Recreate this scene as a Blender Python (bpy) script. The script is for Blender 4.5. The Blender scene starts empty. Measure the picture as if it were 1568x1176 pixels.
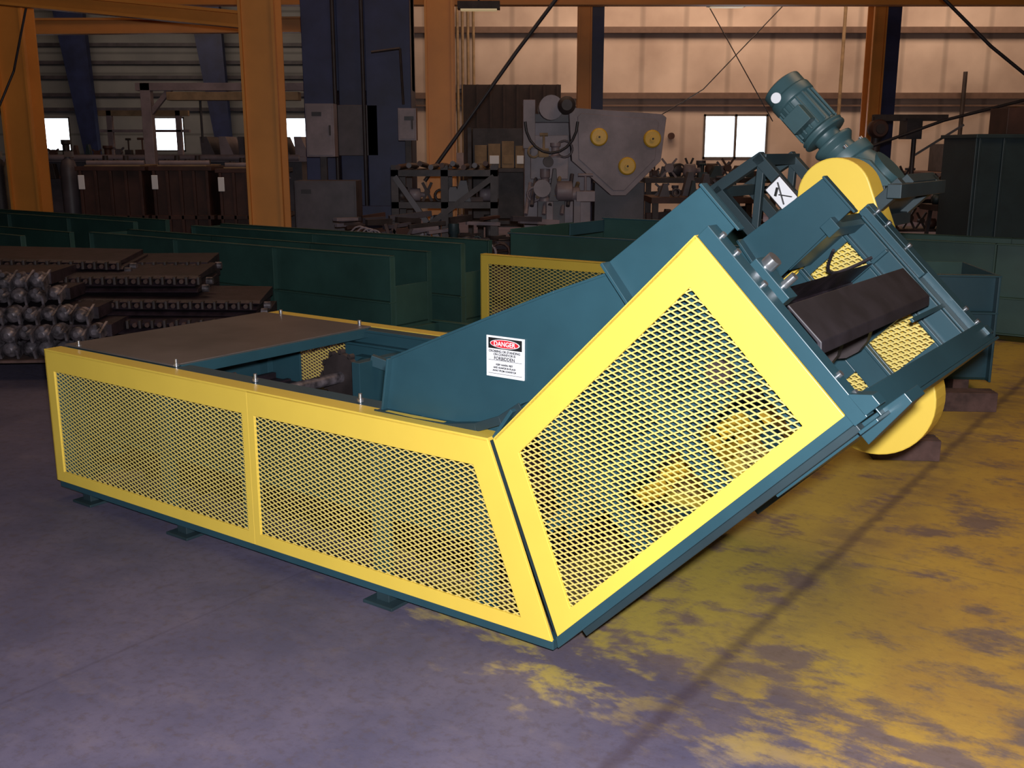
import bpy, math, random
from mathutils import Vector, Matrix
random.seed(7)
scn=bpy.context.scene
R2=math.sqrt(0.5)

# ---------------------------------------------------------------- materials
def mat(name,col,rough=0.5,metal=0.0,var=0.15,scale=6.0,bump=0.0,col2=None,spec=0.5,emit=None,es=0):
    m=bpy.data.materials.new(name); m.use_nodes=True
    nt=m.node_tree; b=nt.nodes['Principled BSDF']
    b.inputs['Roughness'].default_value=rough; b.inputs['Metallic'].default_value=metal
    b.inputs['Specular IOR Level'].default_value=spec
    tc=nt.nodes.new('ShaderNodeTexCoord'); no=nt.nodes.new('ShaderNodeTexNoise')
    no.inputs['Scale'].default_value=scale; no.inputs['Detail'].default_value=6; no.inputs['Roughness'].default_value=0.6
    nt.links.new(tc.outputs['Object'],no.inputs['Vector'])
    r=nt.nodes.new('ShaderNodeValToRGB'); r.color_ramp.elements[0].position=.35; r.color_ramp.elements[1].position=.68
    c2=col2 if col2 else tuple(c*(1-var*1.6) for c in col)
    r.color_ramp.elements[0].color=(*c2,1); r.color_ramp.elements[1].color=(*col,1)
    nt.links.new(no.outputs['Fac'],r.inputs['Fac']); nt.links.new(r.outputs['Color'],b.inputs['Base Color'])
    if bump>0:
        bp=nt.nodes.new('ShaderNodeBump'); bp.inputs['Strength'].default_value=bump; bp.inputs['Distance'].default_value=0.02
        nt.links.new(no.outputs['Fac'],bp.inputs['Height']); nt.links.new(bp.outputs['Normal'],b.inputs['Normal'])
    if emit:
        b.inputs['Emission Color'].default_value=(*emit,1); b.inputs['Emission Strength'].default_value=es
    return m
YEL=mat('yellow_paint',(0.83,0.58,0.080),.42,var=.04,scale=3)
YELD=mat('yellow_mesh_paint',(0.74,0.58,0.16),.5,var=.08,scale=3)
TEAL=mat('teal_paint',(0.024,0.072,0.094),.38,var=.12,scale=3)
TEALM=mat('motor_grey_green',(0.045,0.095,0.105),.42,var=.15,scale=5)
TEALG=mat('teal_green_paint',(0.034,0.090,0.076),.5,var=.2,scale=2)
TEALD=mat('teal_dark_paint',(0.02,0.040,0.048),.5,var=.2,scale=3)
PLATE=mat('bare_steel_plate',(0.17,0.145,0.140),.42,.35,var=.25,scale=2.5)
BLACK=mat('black_rubber',(0.03,0.025,0.032),.5,var=.3,scale=8)
DARKST=mat('dark_steel',(0.06,0.045,0.045),.55,.3,var=.35,scale=5)
BELTD=mat('slat_belt_steel',(0.040,0.024,0.034),.5,.2,var=.4,scale=9,bump=.3)
STEEL=mat('chain_steel',(0.25,0.215,0.24),.4,.45,var=.55,scale=14)
BOLT=mat('zinc_bolt',(0.6,0.6,0.62),.3,.9,var=.1)
WHITE=mat('sign_white',(0.80,0.80,0.82),.5,var=.02)
REDM=mat('sign_red',(0.6,0.02,0.03),.5,var=.02)
INK=mat('sign_ink',(0.01,0.01,0.01),.5,var=.02)
ORANGE=mat('orange_paint',(0.66,0.26,0.045),.5,var=.12,scale=1.2)
NAVY=mat('navy_paint',(0.024,0.034,0.115),.5,var=.3,scale=2)
GREYM=mat('machine_grey_paint',(0.27,0.215,0.24),.5,var=.25,scale=3)
GREYD=mat('machine_grey_dark',(0.09,0.075,0.09),.5,var=.3,scale=3)
BROWN=mat('rusty_primer_brown',(0.075,0.030,0.022),.6,var=.35,scale=3)
TAN=mat('cardboard_tan',(0.32,0.22,0.13),.8,var=.25,scale=5)
WOOD=mat('timber',(0.13,0.07,0.06),.8,var=.4,scale=8)
CAPY=mat('cap_yellow',(0.75,0.45,0.04),.45,var=.1)
WIN=mat('window_daylight',(0.9,0.95,1),.3,var=.0,emit=(0.80,0.90,1.0),es=5)
LAMPE=mat('lamp_glass',(1,.8,.5),.3,var=0,emit=(1,.75,.4),es=.3)

# ---------------------------------------------------------------- mesh builder
class MB:
    def __init__(s): s.v=[];s.f=[];s.m=[];s.mats=[];s.sm=[]
    def mi(s,m):
        if m not in s.mats: s.mats.append(m)
        return s.mats.index(m)
    def add(s,vs,fs,m,smooth=False):
        o=len(s.v); s.v+= [tuple(v) for v in vs]; k=s.mi(m)
        for f in fs: s.f.append([o+i for i in f]); s.m.append(k); s.sm.append(smooth)
    def box(s,x0,x1,y0,y1,z0,z1,m):
        vs=[(x0,y0,z0),(x1,y0,z0),(x1,y1,z0),(x0,y1,z0),(x0,y0,z1),(x1,y0,z1),(x1,y1,z1),(x0,y1,z1)]
        s.add(vs,[(0,3,2,1),(4,5,6,7),(0,1,5,4),(1,2,6,5),(2,3,7,6),(3,0,4,7)],m)
    def prism(s,poly,fn,d0,d1,m):
        n=len(poly); vs=[fn(u,v,d0) for u,v in poly]+[fn(u,v,d1) for u,v in poly]
        fs=[tuple(range(n)),tuple(range(2*n-1,n-1,-1))]+[(i,n+i,n+(i+1)%n,(i+1)%n) for i in range(n)]
        s.add(vs,fs,m)
    def ring(s,out,inn,fn,d0,d1,m):
        n=len(out)
        vs=[fn(u,v,d0) for u,v in out]+[fn(u,v,d0) for u,v in inn]+[fn(u,v,d1) for u,v in out]+[fn(u,v,d1) for u,v in inn]
        fs=[]
        for i in range(n):
            j=(i+1)%n
            fs+=[(i,j,n+j,n+i),(2*n+i,3*n+i,3*n+j,2*n+j),(i,2*n+i,2*n+j,j),(n+i,n+j,3*n+j,3*n+i)]
        s.add(vs,fs,m)
    def beam(s,p,q,w,h,m,up=(0,0,1)):
        p=Vector(p);q=Vector(q);d=(q-p).normalized();u=Vector(up)
        if abs(d.dot(u))>.98: u=Vector((0,1,0))
        r=d.cross(u).normalized();u=r.cross(d)
        vs=[]
        for c in (p,q):
            for a,b in ((-1,-1),(1,-1),(1,1),(-1,1)): vs.append(c+r*a*w/2+u*b*h/2)
        s.add(vs,[(3,2,1,0),(4,5,6,7),(0,1,5,4),(1,2,6,5),(2,3,7,6),(3,0,4,7)],m)
    def lathe(s,p,q,prof,m,seg=24):
        p=Vector(p);q=Vector(q);d=(q-p);dn=d.normalized();u=Vector((0,0,1))
        if abs(dn.dot(u))>.95:u=Vector((0,1,0))
        r=dn.cross(u).normalized();u=r.cross(dn)
        vs=[];fs=[]
        for t,rad in prof:
            for k in range(seg):
                a=2*math.pi*k/seg; vs.append(p+d*t+(r*math.cos(a)+u*math.sin(a))*rad)
        for i in range(len(prof)-1):
            for k in range(seg):
                k2=(k+1)%seg; fs.append((i*seg+k,i*seg+k2,(i+1)*seg+k2,(i+1)*seg+k))
        s.add(vs,fs,m,True)
        s.add(vs[:seg],[tuple(range(seg))],m); s.add(vs[-seg:],[tuple(range(seg))],m)
    def cyl(s,p,q,r,m,seg=20): s.lathe(p,q,[(0,r),(1,r)],m,seg)
    def channel(s,a0,a1,b,z0,z1,fl,m,th=.012):
        s.box(a0,a1,min(b,b+math.copysign(th,fl)),max(b,b+math.copysign(th,fl)),z0,z1,m)
        lo,hi=sorted((b,b+fl))
        s.box(a0,a1,lo,hi,z1-th,z1,m); s.box(a0,a1,lo,hi,z0,z0+th,m)
    def done(s,name,parent=None,bevel=0):
        me=bpy.data.meshes.new(name); me.from_pydata(s.v,[],s.f)
        for m in s.mats: me.materials.append(m)
        for i,p in enumerate(me.polygons): p.material_index=s.m[i]; p.use_smooth=s.sm[i]
        me.update()
        import bmesh
        bm=bmesh.new(); bm.from_mesh(me); bmesh.ops.recalc_face_normals(bm,faces=bm.faces); bm.to_mesh(me); bm.free()
        ob=bpy.data.objects.new(name,me); scn.collection.objects.link(ob)
        if parent: ob.parent=parent
        if bevel:
            md=ob.modifiers.new('bevel','BEVEL'); md.width=bevel; md.segments=2; md.limit_method='ANGLE'
        return ob
ROT=math.atan2(-.5851,.8109)
def empty(name,loc=(0.137,2.986,0),rot=ROT):
    e=bpy.data.objects.new(name,None); scn.collection.objects.link(e); e.location=loc; e.rotation_euler=(0,0,rot); e.empty_display_size=.2
    return e
FA=lambda u,v,d:(u,d,v)
Z0=.05
def SN(s,n): return ((s-n)*R2, Z0+(s+n)*R2)
def FSN(s,n,b): a,z=SN(s,n); return (a,b,z)
def W(a,b,z): return (0.137+a*.8109+b*.5851, 2.986-a*.5851+b*.8109, z)

def clip(poly,p,d):
    t0,t1=-1e9,1e9; n=len(poly)
    area=sum(poly[i][0]*poly[(i+1)%n][1]-poly[(i+1)%n][0]*poly[i][1] for i in range(n))
    sg=1 if area>0 else -1
    for i in range(n):
        x0,y0=poly[i];x1,y1=poly[(i+1)%n]
        nx,ny=-(y1-y0)*sg,(x1-x0)*sg
        den=nx*d[0]+ny*d[1]; num=nx*(p[0]-x0)+ny*(p[1]-y0)
        if abs(den)<1e-9:
            if num<0: return None
        else:
            t=-num/den
            if den>0: t0=max(t0,t)
            else: t1=min(t1,t)
    return (t0,t1) if t1-t0>1e-3 else None
def expanded(mb,poly,b,m,lw=.040,sw=.0185,st=.0040,th=.004):
    for sgn in (1,-1):
        sl=sgn*sw/lw; d=Vector((1,sl)).normalized(); nr=Vector((-d.y,d.x))
        cs=[z-sl*x for x,z in poly]; c=math.floor(min(cs)/sw)*sw
        while c<max(cs):
            r=clip(poly,(0,c),d)
            if r:
                A=Vector((0,c))+d*r[0];B=Vector((0,c))+d*r[1];w=nr*st/2
                mb.prism([tuple(A-w),tuple(B-w),tuple(B+w),tuple(A+w)],FA,b+(0 if sgn>0 else .001),b+th,m)
            c+=sw

# ================================================================= main conveyor
def guards(root,b_face,out,near):
    t=.012; b0,b1=sorted((b_face,b_face-out*t))
    g=MB()
    I1=[(-2.755,.125),(-1.455,.125),(-1.455,.605),(-2.755,.605)]
    I2=[(-1.385,.125),(-.135,.125),(-.325,.605),(-1.385,.605)]
    g.ring([(-2.82,.075),(-1.42,.075),(-1.42,.70),(-2.82,.70)],I1,FA,b0,b1,YEL)
    g.ring([(-1.42,.075),(-.012,.075),(-.266,.70),(-1.42,.70)],I2,FA,b0,b1,YEL)
    lo,hi=sorted((b_face,b_face-out*.085))
    g.box(-2.82,-.266,lo,hi,.692,.704,YEL)
    lo,hi=sorted((b_face,b_face-out*.05))
    g.box(-2.82,-2.808,lo,hi,.075,.70,YEL)
    g.done('horizontal_guard_'+near,root,.0018)
    e=MB()
    bb=b_face-out*.008
    expanded(e,[(-2.77,.11),(-1.44,.11),(-1.44,.62),(-2.77,.62)],bb,YELD)
    expanded(e,[(-1.40,.11),(-.12,.11),(-.315,.62),(-1.40,.62)],bb,YELD)
    O=[(.040,.03),(1.24,.03),(1.24,.635),(.290,.635)]
    I=[(.148,.075),(1.135,.075),(1.135,.545),(.341,.545)]
    g=MB()
    g.ring(O,I,FSN,b0,b1,YEL)
    lo,hi=sorted((b_face,b_face-out*.05))
    g.prism([(.295,.625),(1.24,.625),(1.24,.637),(.295,.637)],FSN,lo,hi,YEL)
    g.done('incline_guard_'+near,root,.0018)
    expanded(e,[SN(.135,.062),SN(1.15,.062),SN(1.15,.56),SN(.335,.56)],bb,YELD)
    e.done('expanded_metal_'+near,root)

def conveyor():
    root=empty('chain_conveyor')
    guards(root,0,-1,'front'); guards(root,1.41,1,'rear')
    f=MB()
    for b0,b1 in ((.004,.06),(1.35,1.406)):
        f.box(-2.80,-.01,b0,b1,.045,.078,TEAL)
        f.prism([(.01,0),(1.30,0),(1.30,.032),(.03,.032)],FSN,b0,b1,TEAL)
        f.prism([(.12,-.022),(1.24,-.022),(1.24,0),(.12,0)],FSN,b0+.018,b1,TEALD)
    f.prism([(-.03,.078),(.03,.078),(-.235,.69),(-.295,.69)],FA,.04,.05,TEALD)
    for a in (-2.6,-1.9,-.75):
        for b in (.0,1.28): 
            f.box(a-.07,a+.07,b-.02,b+.10,0,.012,TEALD); f.box(a-.03,a+.03,b+.01,b+.08,.012,.05,TEALD)
    for b in (.13,1.26):
        near=b<1
        send=1.2 if near else .72
        if near: f.box(-2.78,-.3,b,b+.012,.30,.69,TEAL)
        else:
            f.box(-2.78,-2.50,b,b+.012,.30,.69,TEAL); f.box(-2.15,-.3,b,b+.012,.30,.69,TEAL); f.box(-2.50,-2.15,b,b+.012,.62,.69,TEAL); f.box(-2.50,-2.15,b,b+.012,.30,.36,TEAL)
        f.prism([(.2,.25),(send,.25),(send,.60),(.35,.60)],FSN,b,b+.012,TEAL)
        f.box(-2.78,-.3,b-.04,b+.012,.62,.632,TEAL); f.box(-2.78,-.25,b-.04,b+.012,.30,.312,TEAL)
        for a in ((-2.75,-2.1,-1.55,-.83,-.35) if near else (-2.75,-1.55,-.83,-.35)): f.box(a-.035,a+.035,b-.04,b,.05,.66,TEAL)
        for s in ((.45,.78,1.1) if near else (.45,.68)): f.prism([(s-.035,.0),(s+.035,.0),(s+.035,.6),(s-.035,.6)],FSN,b-.04,b,TEAL)
        f.prism([(.2,.30),(send,.30),(send,.34),(.2,.34)],FSN,b-.05,b,TEAL)
    f.box(-2.80,-.62,.088,.175,.688,.702,TEAL); f.box(-2.80,-.62,1.24,1.322,.688,.702,TEAL)
    f.box(-2.80,-2.78,.02,1.39,.05,.692,TEAL)
    f.done('side_frames',root,.002)
    # tail shaft, bearings and take-up inside the loading pit
    ts=MB()
    ts.cyl((-1.95,.15,.50),(-1.95,1.36,.50),.028,STEEL)
    for b in (.35,1.02): 
        ts.cyl((-1.95,b,.50),(-1.95,b+.03,.50),.12,DARKST,18)
        for k in range(12):
            an=k*math.pi/6; ts.cyl((-1.95+.125*math.cos(an),b,.5+.125*math.sin(an)),(-1.95+.125*math.cos(an),b+.03,.5+.125*math.sin(an)),.014,DARKST,8)
    ts.box(-2.03,-1.87,1.20,1.26,.43,.57,TEAL); ts.lathe((-1.95,1.15,.50),(-1.95,1.2,.50),[(0,.04),(.3,.06),(1,.07)],TEAL)
    ts.cyl((-1.87,1.22,.52),(-1.45,1.22,.52),.012,BOLT,10); ts.cyl((-1.87,1.22,.46),(-1.45,1.22,.46),.012,BOLT,10); ts.box(-1.47,-1.44,1.18,1.26,.42,.56,TEAL)
    ts.box(-1.75,-1.70,.9,1.26,.40,.62,TEAL); ts.beam((-1.72,1.0,.62),(-1.3,1.24,.45),.04,.05,TEAL)
    ts.done('tail_shaft',root,.002)
    p=MB(); p.box(-2.815,-2.0,.10,1.30,.704,.712,PLATE)
    p.box(-2.0,-1.985,.13,1.27,.66,.708,TEAL)
    p.done('cover_plate',root,.002)
    bl=MB()
    path=[(-2.7,.36)]+[(-2.7+i*.12,.36) for i in range(1,19)]
    for i in range(1,9):
        th=math.radians(45*i/8); path.append((-.54+.55*math.sin(th),.36+.55*(1-math.cos(th))))
    x,z=path[-1]
    for i in range(1,9): path.append((x+i*.085*1,z+i*.085))
    for i in range(len(path)-1):
        a=path[i];b=path[i+1]
        bl.beam((a[0],.15,a[1]),(a[0],1.25,a[1]),.03,.06 if i%5==0 else .02,BELTD)
        bl.add([(a[0],.15,a[1]),(b[0],.15,b[1]),(b[0],1.25,b[1]),(a[0],1.25,a[1])],[(0,1,2,3)],BELTD)
    bl.box(-2.7,-.25,.2,1.2,.14,.15,BELTD)
    for i in range(14): bl.box(-2.68+i*.18,-2.64+i*.18,.14,1.26,.15,.17,BELTD)
    for i in range(4):
        s=.40+i*.125
        for b in (.3,.85): bl.prism([(s,.2),(s+.03,.2),(s+.03,.25),(s,.25)],FSN,b,b+.16,CAPY)
    bl.box(-2.55,-.4,.18,1.22,.24,.26,DARKST)
    bl.done('slat_belt',root)
    sk=MB()
    P=[(-.79,.70),(-.757,.89),(-.53,.988),(-.3,1.085),(-.08,1.175),(.13,1.252),(.26,1.14),(-.02,.86),(-.2,.70),(-.33,.64),(-.6,.64)]
    for b in (.10,1.05):
        sk.prism(P,FA,b,b+.008,TEAL)
        for i in range(1,5):
            sk.beam((P[i][0],b+.004,P[i][1]),(P[i+1][0],b+.004,P[i+1][1]),.022,.008,TEAL)
        sk.beam((-.79,b,.70),(-.757,b,.89),.05,.008,TEAL,up=(1,0,0))
        sk.prism([(.92,.59),(1.32,.60),(1.32,.745),(.945,.79)],FSN,b-.006,b+.004,TEAL)
        sk.prism([(1.312,.58),(1.32,.58),(1.32,.745),(1.312,.745)],FSN,b-.035,b,TEAL)
        sk.prism([(.92,.60),(.93,.60),(.95,.79),(.94,.79)],FSN,b-.05,b,TEAL)
    arc=[(-.80,.705),(-.62,.70),(-.47,.705),(-.35,.725),(-.25,.765),(-.17,.82)]
    for i in range(len(arc)-1):
        A,B=arc[i],arc[i+1]
        sk.add([(A[0],.055,A[1]),(B[0],.055,B[1]),(B[0],.10,B[1]),(A[0],.10,A[1])],[(0,1,2,3)],TEAL)
        sk.beam((A[0],.05,A[1]-.01),(B[0],.05,B[1]-.01),.006,.03,TEALD)
    sk.beam((-.262,.06,.70),(-.19,.06,.80),.07,.012,TEAL)
    sk.done('skirt_boards',root,.0015)
    h=MB()
    for b0,b1 in ((.0,.055),(1.345,1.41)):
        h.prism([(1.243,-.005),(1.285,-.005),(1.285,.63),(1.243,.63)],FSN,b0,b1,TEAL)
    h.prism([(1.243,.0),(1.25,.0),(1.25,.62),(1.243,.62)],FSN,.055,.11,TEAL)
    h.prism([(1.20,.0),(1.25,.0),(1.25,.05),(1.20,.05)],FSN,.05,1.35,TEAL)
    h.prism([(1.24,-.03),(1.30,-.03),(1.30,-.02),(1.24,-.02)],FSN,0,1.41,TEAL)
    h.prism([(1.285,-.03),(1.29,-.03),(1.29,.055),(1.285,.055)],FSN,.07,1.41,TEAL)
    h.prism([(.9,-.03),(1.29,-.03),(1.29,-.015),(.9,-.015)],FSN,.1,1.41,TEAL)
    h.prism([(1.2,.57),(1.25,.57),(1.25,.62),(1.2,.62)],FSN,1.0,1.35,TEAL)
    h.prism([(1.0,.59),(1.25,.59),(1.25,.62),(1.0,.62)],FSN,1.06,1.36,TEAL)
    for s0,s1,n0,n1 in ((.55,.80,.0,.6),(.80,.87,.18,.6),(.80,.87,0,.11),(.87,.975,.0,.6),(1.16,1.25,.0,.6),(.975,1.16,.565,.6),(.975,1.16,.235,.445),(.975,1.16,.0,.09)):
        h.prism([(s0,n0),(s1,n0),(s1,n1),(s0,n1)],FSN,1.27,1.285,TEAL)
    for n in (.230,.437): h.prism([(.95,n),(1.25,n),(1.25,n+.012),(.95,n+.012)],FSN,1.245,1.27,TEAL)
    for s in (.960,1.17): h.prism([(s,0),(s+.012,0),(s+.012,.6),(s,.6)],FSN,1.245,1.27,TEAL)
    # expanded-metal infill in the openings of the drive-side wall
    em=MB()
    for q in ([SN(.975,.445),SN(1.16,.445),SN(1.16,.565),SN(.975,.565)],[SN(.975,.09),SN(1.16,.09),SN(1.16,.235),SN(.975,.235)],[SN(.80,.11),SN(.87,.11),SN(.87,.18),SN(.80,.18)]):
        expanded(em,q,1.29,YELD,.040,.0185,.0058)
    em.done('drive_side_mesh',root)
    h.prism([(1.25,.30),(1.283,.30),(1.283,.62),(1.25,.62)],FSN,1.30,1.345,TEAL)
    h.prism([(1.250,.0),(1.258,.0),(1.258,.60),(1.250,.60)],FSN,1.285,1.345,TEAL)
    h.prism([(1.252,.165),(1.262,.165),(1.262,.18),(1.252,.18)],FSN,.9,1.3,TEAL)
    h.prism([(1.25,.36),(1.29,.36),(1.29,.50),(1.25,.50)],FSN,.10,.16,TEAL)
    h.cyl(FSN(1.29,.47,.13),FSN(1.32,.47,.13),.022,BOLT,12)
    h.cyl(FSN(1.27,.40,.13),FSN(1.33,.40,.13),.012,BOLT,10)
    pts=[FSN(1.2-.10*math.sin(t*math.pi/8),.52-.008*t,.95+.035*t) for t in range(9)]
    for p_,q_ in zip(pts[:-1],pts[1:]): h.cyl(p_,q_,.006,BLACK,8)
    for n in (.06,.12,.42,.53,.59):
        for b in (.03,1.375): h.cyl(FSN(1.285,n,b),FSN(1.295,n,b),.009,BOLT,8)
    h.prism([(1.2,-.06),(1.36,-.04),(1.36,-.01),(1.2,-.005)],FSN,.10,.22,TEAL)
    h.prism([(1.28,.0),(1.33,.0),(1.33,.03),(1.28,.07)],FSN,.0,.05,TEAL)
    h.done('discharge_head',root,.002)
    d=MB()
    d.prism([(1.28,.345),(1.288,.345),(1.292,.215),(1.27,.19),(1.262,.195),(1.28,.222)],FSN,.07,1.12,BLACK)
    d.done('wear_plate',root,.003)
    sh=MB()
    sh.cyl(FSN(1.02,.33,.05),FSN(1.02,.33,1.5),.035,DARKST)
    for b in (.25,.7,1.0):
        sh.cyl(FSN(1.02,.33,b),FSN(1.02,.33,b+.04),.12,DARKST,16)
    sh.prism([(.93,.25),(1.11,.25),(1.11,.41),(.93,.41)],FSN,.10,.13,TEAL)
    sh.done('head_shaft',root,.002)
    cg=MB()
    c1=Vector((.305,1.425));r1=.142;c2=Vector((.52,.665));r2=.225
    ax=(c2-c1);L=ax.length;phi=math.atan2(ax.y,ax.x);beta=math.acos((r1-r2)/L)
    pts=[]
    for i in range(21):
        t=phi+beta+(2*math.pi-2*beta)*i/20; pts.append((c1.x+r1*math.cos(t),c1.y+r1*math.sin(t)))
    for i in range(25):
        t=phi-beta+(2*beta)*i/24; pts.append((c2.x+r2*math.cos(t),c2.y+r2*math.sin(t)))
    cg.prism(pts,FA,1.43,1.575,YEL)
    cg.done('chain_guard',root,.006)
    g=MB(); T=TEALM
    def NP(n,s=1.225,b=1.80): return FSN(s,n,b)
    g.lathe(NP(1.05),NP(1.335),[(0,.088),(.05,.096),(.08,.08),(.62,.08),(.64,.092),(.78,.092),(.80,.086),(.97,.086),(1,.068)],T,28)
    for k in range(16):
        an=2*math.pi*k/16
        dv=Vector(FSN(math.cos(an)*.085+1.225,1.08,1.8+math.sin(an)*.085)); 
        e2=Vector(FSN(math.cos(an)*.085+1.225,1.23,1.8+math.sin(an)*.085)); g.beam(dv,e2,.010,.010,T)
    g.lathe(NP(.92),NP(1.05),[(0,.07),(.3,.065),(.5,.088),(.6,.088),(.65,.055),(.9,.055),(.92,.095),(1,.095)],T,24)
    g.lathe(NP(.68),NP(.92),[(0,.08),(.1,.11),(.6,.11),(.8,.095),(.82,.11),(1,.11)],T,24)
    g.prism([(1.12,.66),(1.31,.66),(1.31,.82),(1.27,.88),(1.12,.88)],FSN,1.70,1.92,T)
    g.prism([(1.17,1.10),(1.26,1.10),(1.26,1.18),(1.17,1.18)],FSN,1.66,1.73,T)
    g.cyl(NP(.76,1.2,1.575),NP(.76,1.2,1.72),.05,T)
    g.cyl(FSN(1.31,.76,1.8),FSN(1.335,.76,1.8),.08,T)
    g.cyl(FSN(1.20,1.28,1.708),FSN(1.20,1.28,1.716),.022,WHITE)
    for k in range(6):
        an=2*math.pi*k/6; g.cyl(FSN(1.225+.095*math.cos(an),.915,1.8+.095*math.sin(an)),FSN(1.225+.095*math.cos(an),.935,1.8+.095*math.sin(an)),.01,BOLT,6)
    g.done('gearmotor',root,.003)
    mf=MB()
    for b in (1.46,1.95):
        mf.beam(FSN(.75,.62,b),FSN(1.40,.62,b),.05,.05,TEALD)
    for b in (1.60,1.95):
        mf.beam(FSN(.80,.62,b),FSN(.80,1.16,b),.045,.045,TEALD)
        mf.beam(FSN(1.02,.62,b),FSN(1.02,1.13,b),.045,.045,TEALD)
        mf.beam(FSN(.78,1.16,b),FSN(1.04,1.11,b),.045,.045,TEALD)
        mf.beam(FSN(.78,.88,b),FSN(1.04,.88,b),.04,.04,TEALD)
        mf.beam(FSN(.80,.90,b),FSN(1.02,1.1,b),.03,.03,TEALD)
        mf.beam(FSN(1.02,.9,b),FSN(1.30,.66,b),.04,.05,TEALD)
    mf.prism([(1.05,.62),(1.40,.62),(1.40,.66),(1.05,.66)],FSN,1.6,1.98,TEALD)
    for s in (.78,1.2,1.38): mf.beam(FSN(s,.60,1.35),FSN(s,.60,1.98),.05,.05,TEALD)
    for s,n in ((.80,1.14),(1.02,1.11),(1.02,.88)): mf.beam(FSN(s,n,1.6),FSN(s,n,1.98),.045,.045,TEALD)
    mf.prism([(.96,.82),(1.05,.82),(1.05,1.00),(.96,1.00)],FSN,1.563,1.569,INK)
    mf.prism([(.966,.88),(1.044,.88),(1.044,.993),(.966,.993)],FSN,1.558,1.563,WHITE)
    mf.beam(FSN(.985,.895,1.555),FSN(1.025,.98,1.555),.014,.004,INK)
    mf.beam(FSN(1.030,.895,1.555),FSN(.995,.94,1.555),.012,.004,INK)
    mf.beam(FSN(.980,.945,1.555),FSN(1.010,.965,1.555),.012,.004,INK)
    mf.done('motor_mount',root,.002)
    bo=MB()
    for a in (-2.72,-2.0,-1.5,-.93):
        bo.cyl((a,.115,.702),(a,.115,.735),.007,BOLT,8); bo.cyl((a,.115,.704),(a,.115,.715),.014,BOLT,6)
    for a in (-2.7,-2.1): bo.cyl((a,1.32,.705),(a,1.32,.73),.01,BOLT,8)
    bo.done('deck_bolts',root)
    sg=MB(); sg.box(-.338,-.19,.094,.0985,.883,1.016,WHITE)
    sg.box(-.330,-.198,.093,.095,.975,1.010,INK)
    vs=[(-.264+.058*math.cos(2*math.pi*i/28),.9925+.0145*math.sin(2*math.pi*i/28)) for i in range(28)]
    sg.prism(vs,FA,.0915,.094,WHITE)
    vs=[(-.264+.055*math.cos(2*math.pi*i/28),.9925+.0125*math.sin(2*math.pi*i/28)) for i in range(28)]
    sg.prism(vs,FA,.0905,.093,REDM)
    for zz in (.9365,.893): sg.box(-.33,-.198,.0932,.0945,zz,zz+.0012,INK)
    sg.done('danger_sign',root)
    def txt(nm,body,a,z,size,m):
        c=bpy.data.curves.new(nm,'FONT'); c.body=body; c.size=size; c.align_x='CENTER'; c.materials.append(m); c.extrude=.0002; c.offset=.0003
        o=bpy.data.objects.new(nm,c); scn.collection.objects.link(o); o.parent=root; o.location=(a,.0900,z); o.rotation_euler=(math.pi/2,0,0)
    txt('sign_text_danger','DANGER',-.264,.9855,.021,WHITE)
    for i,(t,sz) in enumerate((('CROSSING OR STANDING',.0105),('ON CONVEYOR IS',.0105),('FORBIDDEN',.0150),('KEEP HANDS, FEET',.008),('AND GUARDS IN PLACE',.008),('AWAY FROM CONVEYOR',.008))):
        txt('sign_text_%d'%i,t,-.264,(.964,.954,.940,.922,.912,.902)[i],sz,INK)
conveyor()

# ================================================================= second conveyor (behind)
def conv2():
    root=empty('chain_conveyor',loc=W(-.98,4.5,0))
    g=MB()
    I=[(-2.69,.13),(-.08,.13),(-.08,.64),(-2.69,.64)]
    g.ring([(-2.77,.075),(0,.075),(0,.72),(-2.77,.72)],I,FA,0,.012,YEL); g.box(-2.77,0,0,.07,.71,.722,YEL)
    g.box(-2.77,-2.758,0,.05,.075,.72,YEL)
    g.ring([(-2.77,.075),(0,.075),(0,.72),(-2.77,.72)],I,FA,1.40,1.412,YEL)
    g.done('guard',root,.002)
    e=MB(); expanded(e,[(-2.71,.11),(-.06,.11),(-.06,.66),(-2.71,.66)],.008,YELD,.06,.028,.006); e.done('expanded_metal',root)
    f=MB()
    f.box(-2.75,0,.02,1.39,.0,.075,TEAL); f.box(-2.6,0,.2,.21,.1,.9,TEALG); f.box(-2.6,0,1.2,1.21,.1,.9,TEALG)
    f.box(-2.6,-2.59,.2,1.2,.3,.93,TEALG); f.box(-2.6,0,.16,.21,.89,.9,TEAL); f.box(-2.6,0,.2,1.2,.4,.42,BELTD)
    f.box(-2.0,-.2,.75,.76,.8,1.02,TEALG); f.box(-2.0,-.2,.72,.76,1.01,1.02,TEAL)
    f.prism([(-2.0,.9),(-1.99,.9),(-1.99,1.0),(-2.0,1.0)],FA,.2,.75,TEAL)
    f.done('trough',root,.003)
conv2()

def trough(a0,a1,b,h,wd=.55,name='conveyor_trough',ribs=3):
    root=empty(name,loc=W(a0,b,0)); L=a1-a0
    f=MB()
    f.channel(0,L,0,.05,h,-.06,TEALG); f.channel(0,L,wd,.05,h,.06,TEALG)
    f.box(0,L,0,wd,.16,.18,TEALG)
    f.box(0,L,-.08,.0,.36,.372,TEALG)
    for i in range(ribs):
        a=L*i/(ribs-1)
        a=min(max(a,.01),L-.01)
        f.box(a-.008,a+.008,-.06,0,.05,h,TEALG); f.box(a-.05,a+.05,-.03,wd+.03,0,.05,TEALD)
        f.box(a-.008,a+.008,wd,wd+.06,.05,h,TEALG)
    f.prism([(0,.18),(.01,.18),(.01,h-.02),(0,h-.02)],FA,0,wd,TEALG)
    f.prism([(L-.01,.12),(L,.12),(L,h-.25),(L-.01,h-.25)],FA,0,wd,TEALG)
    f.done('trough_body',root,.003)
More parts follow.
